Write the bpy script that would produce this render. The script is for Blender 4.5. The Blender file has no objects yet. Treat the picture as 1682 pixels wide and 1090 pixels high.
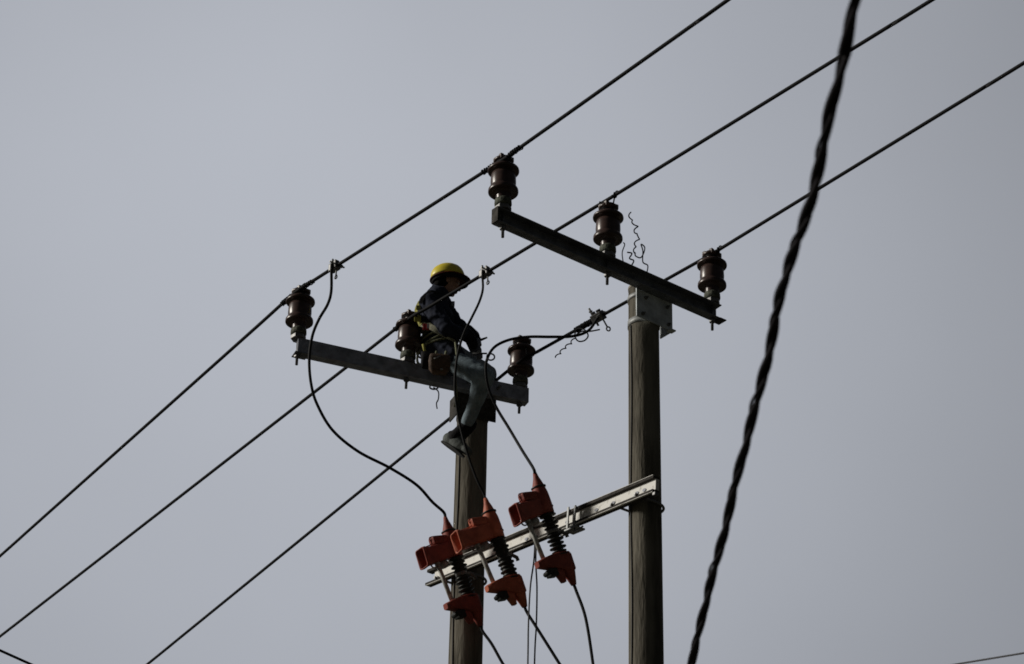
import bpy, bmesh, math, random
from mathutils import Vector as V, Matrix, noise as mnoise
random.seed(7)
PI = math.pi
R = math.radians
scene = bpy.context.scene
col = scene.collection

# ------------------------------------------------------------------ camera
F_PX, IW, IH = 4400.0, 1682, 1090
PITCH, ROLL = R(30.0), R(1.2)
CAM = V((0, 0, 1.6))
FW = V((0, math.cos(PITCH), math.sin(PITCH)))
RT0 = V((1, 0, 0))
UP0 = RT0.cross(FW)
RT = RT0 * math.cos(ROLL) + UP0 * math.sin(ROLL)
UP = RT.cross(FW)
cd = bpy.data.cameras.new('camera')
cam = bpy.data.objects.new('camera', cd)
col.objects.link(cam)
cd.sensor_width = 36.0
cd.lens = F_PX / IW * 36.0
cd.clip_start = 0.1
cd.clip_end = 3000
cam.matrix_world = Matrix.Translation(CAM) @ Matrix((RT, UP, -FW)).transposed().to_4x4()
cd.dof.use_dof = True
cd.dof.focus_distance = 20.6
cd.dof.aperture_fstop = 5.6
scene.camera = cam

# ------------------------------------------------------------------ sky, sun, exposure
SUN_DIR = V((-0.90, 0.05, 0.42)).normalized()          # towards the sun (veiled by cloud)
world = bpy.data.worlds.new('World')
scene.world = world
world.use_nodes = True
nt = world.node_tree
nt.nodes.clear()
N, L = nt.nodes.new, nt.links.new
out = N('ShaderNodeOutputWorld')
bg = N('ShaderNodeBackground')
bg.inputs['Strength'].default_value = 0.1
sky = N('ShaderNodeTexSky')
sky.sky_type = 'NISHITA'
sky.sun_disc = False
sky.sun_elevation = math.asin(SUN_DIR.z)
sky.sun_rotation = math.atan2(SUN_DIR.x, SUN_DIR.y)
sky.dust_density = 4.0
tc = N('ShaderNodeTexCoord')


def lobe(d, sharp, amp):
    """amp * exp(-(1-dot)*sharp) round direction d of the overcast"""
    dt = N('ShaderNodeVectorMath'); dt.operation = 'DOT_PRODUCT'
    dt.inputs[1].default_value = d.normalized()
    nrm = N('ShaderNodeVectorMath'); nrm.operation = 'NORMALIZE'
    L(tc.outputs['Generated'], nrm.inputs[0]); L(nrm.outputs[0], dt.inputs[0])
    m1 = N('ShaderNodeMath'); m1.operation = 'SUBTRACT'; m1.inputs[1].default_value = 1.0
    L(dt.outputs['Value'], m1.inputs[0])
    m2 = N('ShaderNodeMath'); m2.operation = 'MULTIPLY'; m2.inputs[1].default_value = sharp
    L(m1.outputs[0], m2.inputs[0])
    m3 = N('ShaderNodeMath'); m3.operation = 'EXPONENT'; L(m2.outputs[0], m3.inputs[0])
    m4 = N('ShaderNodeMath'); m4.operation = 'MULTIPLY'; m4.inputs[1].default_value = amp
    L(m3.outputs[0], m4.inputs[0])
    return m4.outputs[0]


def msum(a, b):
    m = N('ShaderNodeMath'); m.operation = 'ADD'; L(a, m.inputs[0])
    if isinstance(b, float):
        m.inputs[1].default_value = b
    else:
        L(b, m.inputs[1])
    return m.outputs[0]


view_c = FW + RT * ((500 - 841) / F_PX) + UP * ((545 - 400) / F_PX)
side = V((-0.55, 0.78, 0.45))
s = msum(lobe(view_c, 11.0, 4.1), 0.13)
s = msum(s, lobe(side, 3.0, 0.70))
nz = N('ShaderNodeTexNoise'); nz.inputs['Scale'].default_value = 5.0; nz.inputs['Detail'].default_value = 3.0
nz.inputs['Roughness'].default_value = 0.45
L(tc.outputs['Generated'], nz.inputs['Vector'])
mr = N('ShaderNodeMapRange'); mr.inputs['From Min'].default_value = 0.25; mr.inputs['From Max'].default_value = 0.75
mr.inputs['To Min'].default_value = 0.95; mr.inputs['To Max'].default_value = 1.05
L(nz.outputs['Fac'], mr.inputs['Value'])
mm = N('ShaderNodeMath'); mm.operation = 'MULTIPLY'; L(s, mm.inputs[0]); L(mr.outputs['Result'], mm.inputs[1])
vs = N('ShaderNodeVectorMath'); vs.operation = 'SCALE'; vs.inputs[0].default_value = (0.958, 1.005, 1.115)
L(mm.outputs[0], vs.inputs['Scale'])
mix = N('ShaderNodeMix'); mix.data_type = 'RGBA'; mix.inputs['Factor'].default_value = 0.97
L(sky.outputs['Color'], mix.inputs['A']); L(vs.outputs[0], mix.inputs['B'])
L(mix.outputs['Result'], bg.inputs['Color'])
L(bg.outputs[0], out.inputs['Surface'])

sl = bpy.data.lights.new('sun', 'SUN')
sl.energy = 2.3
sl.angle = R(10)
sl.color = (1.0, 0.95, 0.86)
sun = bpy.data.objects.new('sun', sl)
col.objects.link(sun)
sun.rotation_euler = SUN_DIR.to_track_quat('Z', 'Y').to_euler()

scene.view_settings.view_transform = 'Standard'
scene.view_settings.look = 'None'
scene.view_settings.exposure = 0.0
scene.view_settings.gamma = 1.0
scene.view_settings.use_curve_mapping = False
scene.render.engine = 'CYCLES'
scene.cycles.pixel_filter_type = 'BLACKMAN_HARRIS'
scene.cycles.filter_width = 1.7


# ------------------------------------------------------------------ surveying: sight lines from the photographer's position
def ray(x, y):
    return FW + RT * ((x - IW / 2) / F_PX) + UP * ((IH / 2 - y) / F_PX)


def atY(x, y, Y):
    r = ray(x, y)
    return CAM + r * (Y / r.y)


def atZ(x, y, z):
    r = ray(x, y)
    return CAM + r * ((z - CAM.z) / r.z)


def atK(x, y, k):
    return CAM + ray(x, y) * k


def onplane(x, y, p, n):
    r = ray(x, y)
    return CAM + r * ((p - CAM).dot(n) / r.dot(n))


# ------------------------------------------------------------------ materials
def mat(name, base, rough=0.6, metal=0.0, var=0.25, scale=20.0, base2=None, stretch=(1, 1, 1), bump=0.0, bscale=60.0,
        spec=0.4, thresh=(0.35, 0.65)):
    m = bpy.data.materials.new(name)
    m.use_nodes = True
    t = m.node_tree
    b = t.nodes['Principled BSDF']
    b.inputs['Roughness'].default_value = rough
    b.inputs['Metallic'].default_value = metal
    b.inputs['Specular IOR Level'].default_value = spec
    c = t.nodes.new('ShaderNodeTexCoord')
    mp = t.nodes.new('ShaderNodeMapping')
    mp.inputs['Scale'].default_value = stretch
    t.links.new(c.outputs['Object'], mp.inputs['Vector'])
    n = t.nodes.new('ShaderNodeTexNoise')
    n.inputs['Scale'].default_value = scale
    n.inputs['Detail'].default_value = 6
    n.inputs['Roughness'].default_value = 0.6
    t.links.new(mp.outputs[0], n.inputs['Vector'])
    rp = t.nodes.new('ShaderNodeValToRGB')
    b2 = base2 if base2 else tuple(v * (1 - var) for v in base)
    b1 = base if base2 else tuple(min(1, v * (1 + var)) for v in base)
    rp.color_ramp.elements[0].position = thresh[0]
    rp.color_ramp.elements[1].position = thresh[1]
    rp.color_ramp.elements[0].color = (*b2, 1)
    rp.color_ramp.elements[1].color = (*b1, 1)
    t.links.new(n.outputs['Fac'], rp.inputs['Fac'])
    t.links.new(rp.outputs[0], b.inputs['Base Color'])
    if bump:
        n2 = t.nodes.new('ShaderNodeTexNoise')
        n2.inputs['Scale'].default_value = bscale
        n2.inputs['Detail'].default_value = 4
        t.links.new(mp.outputs[0], n2.inputs['Vector'])
        bp = t.nodes.new('ShaderNodeBump')
        bp.inputs['Strength'].default_value = bump
        bp.inputs['Distance'].default_value = 0.01
        t.links.new(n2.outputs['Fac'], bp.inputs['Height'])
        t.links.new(bp.outputs[0], b.inputs['Normal'])
    return m


M = {
    'concrete': mat('weathered_concrete', (0.27, 0.25, 0.205), 0.9, base2=(0.095, 0.086, 0.070), scale=7, stretch=(1, 1, 0.16), bump=0.8, bscale=45, spec=0.15, thresh=(0.36, 0.60)),
    'cap': mat('concrete_cap', (0.30, 0.27, 0.22), 0.9, var=0.3, scale=15, bump=0.5),
    'arm': mat('dull_galvanised_steel', (0.34, 0.36, 0.42), 0.62, 0.2, var=0.3, scale=12, bump=0.15, spec=0.3),
    'armd': mat('dark_painted_steel', (0.20, 0.21, 0.24), 0.55, 0.2, var=0.35, scale=12, bump=0.15, spec=0.3),
    'plate': mat('galvanised_plate', (0.66, 0.71, 0.74), 0.6, 0.1, var=0.3, scale=9, bump=0.2),
    'rail': mat('dark_rail_steel', (0.055, 0.050, 0.045), 0.8, var=0.5, scale=16, bump=0.3, spec=0.2),  # near-black tone for the bar flanges, saddle plate and end tab
    'white': mat('pale_bar_paint', (0.90, 0.89, 0.84), 0.55, base2=(0.42, 0.39, 0.33), scale=18, bump=0.2, thresh=(0.3, 0.45)),
    'steel': mat('bolt_steel', (0.20, 0.20, 0.20), 0.5, 0.5, var=0.35, scale=60),
    'steelb': mat('bright_steel', (0.34, 0.35, 0.35), 0.55, 0.3, var=0.2, scale=60),
    'porc': mat('brown_porcelain', (0.105, 0.064, 0.055), 0.32, base2=(0.042, 0.027, 0.024), scale=14, spec=0.5),
    'neck': mat('mossy_cement', (0.13, 0.14, 0.11), 0.85, var=0.5, scale=40, bump=0.5),
    'wire': mat('aluminium_wire_oxidised', (0.014, 0.014, 0.016), 0.75, 0.0, var=0.4, spec=0.15, scale=90),
    'jump': mat('black_insulated_cable', (0.016, 0.017, 0.018), 0.65, var=0.3, scale=60, spec=0.2),
    'thin': mat('grey_lead', (0.06, 0.06, 0.065), 0.6, 0.1, var=0.3, scale=60),
    'rub': mat('black_rubber_cable', (0.012, 0.010, 0.013), 0.7, var=0.3, scale=60, spec=0.2),
    'red': mat('orange_red_silicone', (0.64, 0.185, 0.105), 0.55, base2=(0.44, 0.115, 0.068), scale=12, bump=0.2, spec=0.3),
    'redd': mat('darker_red_silicone', (0.37, 0.088, 0.066), 0.6, base2=(0.24, 0.056, 0.044), scale=12, bump=0.2, spec=0.3),  # darker tone of the cover red, used on two cutouts
    'shed': mat('dark_polymer', (0.022, 0.024, 0.022), 0.5, var=0.3, scale=40, spec=0.35),
    'tube': mat('grey_fuse_tube', (0.48, 0.48, 0.45), 0.5, var=0.3, scale=30),
    'yellow': mat('yellow_helmet', (0.98, 0.80, 0.08), 0.38, var=0.05, scale=25, spec=0.5),
    'rust': mat('maroon_band', (0.12, 0.018, 0.010), 0.6, var=0.2, scale=30),
    'black': mat('black_fabric', (0.012, 0.012, 0.014), 0.85, var=0.3, scale=60, bump=0.3, spec=0.2),
    'navy': mat('navy_jacket', (0.030, 0.035, 0.055), 0.9, var=0.35, scale=14, bump=0.5, bscale=18, spec=0.15),
    'jean': mat('faded_blue_trousers', (0.34, 0.42, 0.47), 0.9, base2=(0.19, 0.245, 0.285), scale=10, bump=0.6, bscale=20, spec=0.15),
    'skin': mat('skin', (0.50, 0.29, 0.21), 0.6, var=0.1, scale=30),
    'hair': mat('black_hair', (0.006, 0.005, 0.005), 0.9, var=0.3, scale=120, spec=0.1),
    'lime': mat('yellow_webbing', (0.42, 0.40, 0.09), 0.8, var=0.3, scale=60),
    'olive': mat('khaki_webbing', (0.42, 0.42, 0.31), 0.85, var=0.3, scale=60),
    'rope': mat('olive_rope', (0.20, 0.21, 0.13), 0.85, var=0.4, scale=80, bump=0.4),
    'brown': mat('brown_leather', (0.12, 0.075, 0.05), 0.7, var=0.4, scale=25, bump=0.4),
    'tag': mat('red_tag', (0.42, 0.03, 0.035), 0.7, var=0.1, scale=30),
    'tagw': mat('white_tag', (0.7, 0.66, 0.64), 0.7, var=0.1, scale=30),
    'shoe': mat('grey_shoe', (0.12, 0.135, 0.13), 0.8, var=0.3, scale=30, bump=0.3),
    'sole': mat('dark_sole', (0.03, 0.03, 0.03), 0.8, var=0.3, scale=30),
    'eye': mat('eye_white', (0.6, 0.58, 0.55), 0.3, var=0.05),
    'ground': mat('dry_grass_ground', (0.04, 0.045, 0.025), 0.95, base2=(0.065, 0.055, 0.04), scale=0.8, bump=0.6, bscale=8),
}


# ------------------------------------------------------------------ mesh helpers (all in world coordinates; link() moves origin)
def crom(pts, n=8):
    """Catmull-Rom through pts"""
    P = [2 * pts[0] - pts[1]] + list(pts) + [2 * pts[-1] - pts[-2]]
    o = []
    for i in range(1, len(P) - 2):
        a, b, c, d = P[i - 1], P[i], P[i + 1], P[i + 2]
        for k in range(n):
            t = k / n
            o.append(0.5 * ((2 * b) + (c - a) * t + (2 * a - 5 * b + 4 * c - d) * t * t + (3 * b - a - 3 * c + d) * t ** 3))
    o.append(P[-2].copy())
    return o


def tube(bm, pts, r, seg=8, caps=True):
    """pts list of V; r number or list"""
    n = len(pts)
    rs = r if isinstance(r, (list, tuple)) else [r] * n
    t0 = (pts[1] - pts[0]).normalized()
    ref = V((0, 0, 1)) if abs(t0.z) < 0.9 else V((1, 0, 0))
    u = t0.cross(ref).normalized()
    rings = []
    for i in range(n):
        a = pts[max(0, i - 1)]; b = pts[min(n - 1, i + 1)]
        t = (b - a).normalized()
        u = (u - t * u.dot(t)).normalized()
        w = t.cross(u)
        rings.append([bm.verts.new(pts[i] + (u * math.cos(2 * PI * k / seg) + w * math.sin(2 * PI * k / seg)) * rs[i]) for k in range(seg)])
    for i in range(n - 1):
        for k in range(seg):
            f = bm.faces.new((rings[i][k], rings[i][(k + 1) % seg], rings[i + 1][(k + 1) % seg], rings[i + 1][k]))
            f.smooth = True
    if caps:
        bm.faces.new(rings[0][::-1]); bm.faces.new(rings[-1])


def lathe(bm, prof, mtx=Matrix.Identity(4), seg=24, smooth=True):
    """prof list of (r,z)"""
    rings = []
    for r, z in prof:
        if r < 1e-5:
            rings.append([bm.verts.new(mtx @ V((0, 0, z)))])
        else:
            rings.append([bm.verts.new(mtx @ V((r * math.cos(2 * PI * k / seg), r * math.sin(2 * PI * k / seg), z))) for k in range(seg)])
    for a, b in zip(rings, rings[1:]):
        for k in range(seg):
            k2 = (k + 1) % seg
            if len(a) == 1 and len(b) == 1:
                continue
            if len(a) == 1:
                f = bm.faces.new((a[0], b[k2], b[k]))
            elif len(b) == 1:
                f = bm.faces.new((a[k], a[k2], b[0]))
            else:
                f = bm.faces.new((a[k], a[k2], b[k2], b[k]))
            f.smooth = smooth
    for rg, rev in ((rings[0], True), (rings[-1], False)):
        if len(rg) > 1:
            bm.faces.new(rg[::-1] if rev else rg)


def box(bm, lo, hi, mtx=Matrix.Identity(4), bev=0.0):
    x0, y0, z0 = lo; x1, y1, z1 = hi
    vs_ = [bm.verts.new(mtx @ V(p)) for p in ((x0, y0, z0), (x1, y0, z0), (x1, y1, z0), (x0, y1, z0), (x0, y0, z1), (x1, y0, z1), (x1, y1, z1), (x0, y1, z1))]
    fs = [bm.faces.new([vs_[i] for i in q]) for q in ((3, 2, 1, 0), (4, 5, 6, 7), (0, 1, 5, 4), (1, 2, 6, 5), (2, 3, 7, 6), (3, 0, 4, 7))]
    if bev:
        es = list({e for f in fs for e in f.edges})
        bmesh.ops.bevel(bm, geom=es, offset=bev, segments=2, affect='EDGES', profile=0.6)


def extrude_profile(bm, prof, a, b, mtx):
    """closed 2-D profile (y,z) swept along local x from a to b"""
    r0 = [bm.verts.new(mtx @ V((a, y, z))) for y, z in prof]
    r1 = [bm.verts.new(mtx @ V((b, y, z))) for y, z in prof]
    n = len(prof)
    for k in range(n):
        bm.faces.new((r0[k], r0[(k + 1) % n], r1[(k + 1) % n], r1[k]))
    bm.faces.new(r0[::-1]); bm.faces.new(r1)


def loft(bm, secs, mtx=Matrix.Identity(4), smooth=True, caps=True):
    """secs: list of rings (same count) of 3-D points"""
    rings = [[bm.verts.new(mtx @ V(p)) for p in s_] for s_ in secs]
    n = len(rings[0])
    for a, b in zip(rings, rings[1:]):
        for k in range(n):
            f = bm.faces.new((a[k], a[(k + 1) % n], b[(k + 1) % n], b[k])); f.smooth = smooth
    if caps:
        bm.faces.new(rings[0][::-1]); bm.faces.new(rings[-1])


def rrect(cx, cy, w, h, r, n=3):
    o = []
    for qx, qy, a0 in ((1, 1, 0), (-1, 1, 90), (-1, -1, 180), (1, -1, 270)):
        for k in range(n + 1):
            a = R(a0 + 90 * k / n)
            o.append((cx + qx * (w / 2 - r) + r * math.cos(a), cy + qy * (h / 2 - r) + r * math.sin(a)))
    return o


def frame(o, x, y, z):
    m = Matrix((x, y, z)).transposed().to_4x4()
    return Matrix.Translation(o) @ m


def detached(bm):
    """cut pieces that do not touch the first piece out of bm; returns them as bmeshes"""
    bm.verts.ensure_lookup_table()
    seen = {}
    isl = []
    for v in bm.verts:
        if v in seen:
            continue
        st = [v]; seen[v] = len(isl); vs_ = []
        while st:
            a = st.pop(); vs_.append(a)
            for e in a.link_edges:
                b = e.other_vert(a)
                if b not in seen:
                    seen[b] = len(isl); st.append(b)
        isl.append(vs_)
    if len(isl) < 2:
        return []
    bb = [([min(v.co[i] for v in q) - .001 for i in range(3)], [max(v.co[i] for v in q) + .001 for i in range(3)]) for q in isl]
    root = list(range(len(isl)))

    def find(i):
        while root[i] != i:
            i = root[i]
        return i
    for i in range(len(isl)):
        for j in range(i):
            if all(bb[i][0][k] <= bb[j][1][k] and bb[j][0][k] <= bb[i][1][k] for k in range(3)):
                root[find(i)] = find(j)
    out_ = []
    for rt_ in sorted({find(i) for i in range(len(isl))})[1:]:
        keep = {v for i in range(len(isl)) if find(i) == rt_ for v in isl[i]}
        nb = bmesh.new(); mp = {v: nb.verts.new(v.co) for v in keep}
        for f in bm.faces:
            if f.verts[0] in keep:
                nf = nb.faces.new([mp[v] for v in f.verts]); nf.smooth = f.smooth
        bmesh.ops.delete(bm, geom=list(keep), context='VERTS')
        out_.append(nb)
    return out_


def link_raw(name, bm, m, parent, label=None):
    me = bpy.data.meshes.new(name)
    bm.to_mesh(me); bm.free()
    me.materials.append(M[m] if isinstance(m, str) else m)
    o = bpy.data.objects.new(name, me)
    col.objects.link(o); o.parent = parent
    if label:
        o['label'] = label
    return o


def link(name, bm, m, parent=None, origin=None, label=None):
    bmesh.ops.recalc_face_normals(bm, faces=bm.faces[:])
    me = bpy.data.meshes.new(name)
    if parent is not None:
        p = parent
        while p.parent:
            p = p.parent
        origin = p.location
    if origin is None:
        zs = min(v.co.z for v in bm.verts)
        c = sum((v.co for v in bm.verts), V()) / len(bm.verts)
        origin = V((c.x, c.y, zs))
    for v in bm.verts:
        v.co -= origin
    if parent is not None:
        for extra in detached(bm):
            link_raw(name, extra, m, parent, label)
    bm.to_mesh(me); bm.free()
    me.materials.append(M[m] if isinstance(m, str) else m)
    o = bpy.data.objects.new(name, me)
    col.objects.link(o)
    if parent is not None:
        o.parent = parent
    else:
        o.location = origin
    if label:
        o['label'] = label
    return o


def tag(o, label, cat, group=None):
    o['label'] = label; o['category'] = cat
    if group:
        o['group'] = group
    return o


def thing(name, loc, label, cat, group=None):
    o = bpy.data.objects.new(name, None)
    o.empty_display_size = 0.1
    col.objects.link(o)
    o.location = loc
    return tag(o, label, cat, group)


def kids(o):
    return [c for c in list(col.objects) if c.parent == o]


def copy_tree(o, parent=None):
    c = o.copy(); col.objects.link(c); c.parent = parent
    for ch in kids(o):
        copy_tree(ch, c)
    return c


def shade(o, auto=None):
    for p in o.data.polygons:
        p.use_smooth = True
    return o


# ------------------------------------------------------------------ ground (below the frame; bounces light)
bm = bmesh.new()
g = 24
vv = [[bm.verts.new((x * 60 - 720, y * 60 - 720, 0.25 * mnoise.noise(V((x * .5, y * .5, 0))) if (x - 12) ** 2 + (y - 12) ** 2 > 9 else 0)) for x in range(g + 1)] for y in range(g + 1)]
for y in range(g):
    for x in range(g):
        bm.faces.new((vv[y][x], vv[y][x + 1], vv[y + 1][x + 1], vv[y + 1][x]))
o = link('ground', bm, 'ground', origin=V((0, 0, 0)))
o['kind'] = 'structure'

# ------------------------------------------------------------------ poles
ZA = 11.8


def arm_frame(p0, p1):
    x = (p1 - p0); ln = x.length; x.normalize()
    z = V((0, 0, 1)); y = z.cross(x).normalized()       # y points away from the photographer
    return frame(p0, x, y, z), ln


L0, L1 = atZ(487, 567, ZA), atZ(866, 650, ZA)
R0, R1 = atZ(814, 352, ZA), atZ(1180, 514, ZA)
FL, lenL = arm_frame(L0, L1)
FR, lenR = arm_frame(R0, R1)
yl, yr = FL.col[1].to_3d(), FR.col[1].to_3d()
PL = onplane(777, 650, L0 + yl * .185, yl); PL.z = 0
PR = onplane(1057, 490, R0 + yr * .160, yr); PR.z = 0


def pole(base, rtop, ztop, label):
    t = thing('concrete_pole', base, label, 'utility pole', 'concrete poles of the line')
    bm = bmesh.new()
    prof = []
    nz_ = 60
    for i in range(nz_ + 1):
        z = ztop * i / nz_
        prof.append((rtop + 0.0032 * (ztop - z), z - 0.02 if i == 0 else z))
    lathe(bm, prof, Matrix.Translation(base), 40)
    link('shaft', bm, 'concrete', t)
    bm = bmesh.new()
    lathe(bm, [(rtop + .002, ztop - 0.002), (rtop + .004, ztop + .018), (rtop - .02, ztop + .03), (0, ztop + .034)], Matrix.Translation(base), 32)
    link('cap', bm, 'cap', t)
    return t


pole_l = pole(PL, 0.121, ZA + 0.03, 'weathered concrete pole that the lineman sits on, behind the red fuse cutouts')
pole_r = pole(PR, 0.112, ZA + 0.03, 'weathered concrete pole on the right with a grey plate at its top')


def band(bm, c, r, z, h=0.05, th=0.006):
    lathe(bm, [(r, z), (r + th, z + .001), (r + th, z + h - .001), (r, z + h)], Matrix.Translation(V((c.x, c.y, 0))), 32)


# ------------------------------------------------------------------ steel crossarms
# left arm: channel with its web to the viewer
ta = thing('steel_crossarm', L0, 'dull grey steel crossarm the lineman straddles', 'crossarm', 'steel crossarms')
bm = bmesh.new()
t_ = .009
extrude_profile(bm, [(-.035, -.075), (.045, -.075), (.045, -.066), (-.026, -.066), (-.026, .046), (.045, .046), (.045, .055), (-.035, .055)], 0, lenL, FL)
bmesh.ops.bevel(bm, geom=bm.edges[:], offset=0.002, segments=1, affect='EDGES')
link('channel_beam', bm, 'arm', ta)
# bottom lip at the left end and the saddle plate down at the pole
bm = bmesh.new()
box(bm, (-.02, -.05, -.083), (.09, .05, -.0765), FL)
link('end_tab', bm, 'armd', ta)
bm = bmesh.new()
xl = (PL - L0).dot(FL.col[0].to_3d())
box(bm, (xl - .19, .0465, -.27), (xl + .145, .056, -.0655), FL, .002)
box(bm, (xl - .19, .0565, -.27), (xl - .18, .20, -.0775), FL, .002)
link('saddle_plate', bm, 'rail', ta)
for z_, h_ in ((ZA - .22, .045), (ZA - .06, .03)):
    bm = bmesh.new()
    band(bm, PL, .1225, z_, h_)
    link('pole_band', bm, 'steel', ta)
for dx in (-.13, .12):
    bm = bmesh.new()
    lathe(bm, [(.013, -.062), (.013, 0), (.0, .001)], FL @ Matrix.Translation((xl + dx, -.036, -.015)) @ Matrix.Rotation(R(90), 4, 'X') @ Matrix.Translation((0, 0, .05)), 6, False)
    link('bolt', bm, 'steel', ta)

# right arm: channel open to the viewer, plate slung under it
tb = thing('steel_crossarm', R0, 'dark steel crossarm carrying three insulators on the right pole', 'crossarm', 'steel crossarms')
bm = bmesh.new()
extrude_profile(bm, [(.035, -.07), (.035, .055), (-.04, .055), (-.04, .046), (.026, .046), (.026, -.061), (-.04, -.061), (-.04, -.07)], 0, lenR, FR)
bmesh.ops.bevel(bm, geom=bm.edges[:], offset=0.002, segments=1, affect='EDGES')
link('channel_beam', bm, 'armd', tb)
bm = bmesh.new()
box(bm, (lenR - .03, -.055, -.079), (lenR + .03, .03, -.0715), FR)
box(bm, (-.012, -.04, -.07), (-.001, .03, .05), FR)
link('end_tab', bm, 'rail', tb)
xr = (PR - R0).dot(FR.col[0].to_3d())
bm = bmesh.new()
box(bm, (xr - .175, .0365, -.30), (xr + .175, .0455, -.0605), FR, .002)
box(bm, (xr + .165, .046, -.31), (xr + .175, .17, -.0715), FR, .002)
box(bm, (xr + .13, .01, -.311), (xr + .185, .06, -.3005), FR, .002)
link('gusset_plate', bm, 'plate', tb)
for z_, h_ in ((ZA - .29, .05), (ZA - .07, .035)):
    bm = bmesh.new()
    band(bm, PR, .1135, z_, h_)
    link('pole_band', bm, 'steelb', tb)
for dx, dz in ((.13, -.265), (-.09, -.12), (.12, -.12), (-.12, -.265)):
    bm = bmesh.new()
    lathe(bm, [(.014, 0), (.014, .014), (.007, .016), (.007, .03)], FR @ Matrix.Translation((xr + dx, .036, dz)) @ Matrix.Rotation(R(90), 4, 'X'), 6, False)
    link('bolt', bm, 'steel', tb)

for base, rt, t_ in ((PL, .121, pole_l), (PR, .112, pole_r)):
    for ang in (R(200), R(20)):
        bm = bmesh.new()
        pts = []
        for k in range(41):
            z = ZA * k / 40
            rr = rt + .0032 * (ZA + .03 - z) + .0005
            pts.append(V((base.x + math.cos(ang) * rr, base.y + math.sin(ang) * rr, z + .01)))
        tube(bm, pts, .0035, 5)
        link('mould_seam', bm, 'concrete', t_)
    bm = bmesh.new()
    pts = []
    for k in range(60):
        z = .3 + (11.5 - .3) * k / 59
        a_ = R(222 if base is PL else 214) + .05 * math.sin(k * .7)
        rr = rt + .0032 * (ZA + .03 - z) + .005
        pts.append(V((base.x + math.cos(a_) * rr, base.y + math.sin(a_) * rr, z)))
    tube(bm, crom(pts, 2), .0045, 6)
    tag(link('earth_wire', bm, 'thin'), 'thin earth wire running down the left side of the ' + ('pole under the lineman' if base is PL else 'right pole'), 'earth wire')

# ------------------------------------------------------------------ pin insulators
GI = 'brown porcelain insulators on the crossarms'


def ears(bm):
    for sx in (-1, 1):
        for sy in (-1, 1):
            box(bm, (sx * .034 - .015, sy * .044 - .014, .415), (sx * .034 + .015, sy * .044 + .014, .455), bev=.004)


def make_insulator():
    t = thing('pin_insulator', V((0, 0, 0)), '', 'insulator', GI)
    bm = bmesh.new()
    lathe(bm, [(.050, .078), (.052, .09), (.054, .138), (.058, .150), (.070, .154), (.098, .150), (.104, .149), (.108, .153), (.109, .159), (.108, .176), (.104, .184), (.093, .190), (.089, .196),
               (.090, .21), (.092, .24), (.090, .29), (.085, .312), (.076, .318), (.070, .324), (.072, .330), (.100, .332), (.108, .331), (.113, .334), (.114, .341), (.112, .352), (.104, .360), (.080, .366),
               (.056, .372), (.047, .380), (.046, .404), (.050, .412), (.066, .415), (.072, .419), (.073, .430), (.068, .438), (.056, .448), (.034, .456), (0, .458)], seg=36)
    ears(bm)
    link('porcelain_body', bm, 'porc', t)
    bm = bmesh.new()
    lathe(bm, [(.052, .038), (.060, .042), (.063, .055), (.061, .085), (.054, .095)], seg=24)
    link('cement_neck', bm, 'neck', t)
    bm = bmesh.new()
    lathe(bm, [(.058, .001), (.060, .004), (.060, .030), (.054, .034), (.054, .0375)], seg=6, smooth=False)
    lathe(bm, [(.011, -.225), (.011, .0)], seg=12)
    lathe(bm, [(.024, -.158), (.024, -.140)], seg=6, smooth=False)
    link('pin', bm, 'steel', t)
    return t


ins0 = make_insulator()
spots = [
    (489, 568, 'brown insulator at the far left end of the grey crossarm, wire across its crown'),
    (669, 607, 'brown insulator at the back of the seated lineman'),
    (854, 648, 'brown insulator right of the lineman, near the right end of his crossarm'),
    (826, 357, 'brown insulator at the upper left end of the dark crossarm, topmost of all'),
    (998, 434, 'brown insulator in the middle of the dark crossarm, left of curled wire scraps'),
    (1170, 510, 'brown insulator at the lower right end of the dark crossarm'),
]
INS = []
for i, (px, py, lab) in enumerate(spots):
    o = ins0 if i == 0 else copy_tree(ins0)
    p = atZ(px, py, ZA)
    o.location = (p.x, p.y, ZA + .0565)
    o.rotation_euler = (R(random.uniform(-1.5, 1.5)), R(random.uniform(-1.5, 1.5)), R(-50 + random.uniform(-6, 6)))
    o['label'] = lab
    INS.append(V(o.location))

# ------------------------------------------------------------------ overhead wires: each one runs over both poles
WR = 0.0135


def extend(p, q, dist, sag=0.0):
    """points beyond q away from p, easing with a little sag"""
    d = (q - p).normalized()
    o = []
    for k in range(1, 9):
        s_ = dist * k / 8
        o.append(q + d * s_ + V((0, 0, sag * (s_ / dist) ** 2)))
    return o


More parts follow.
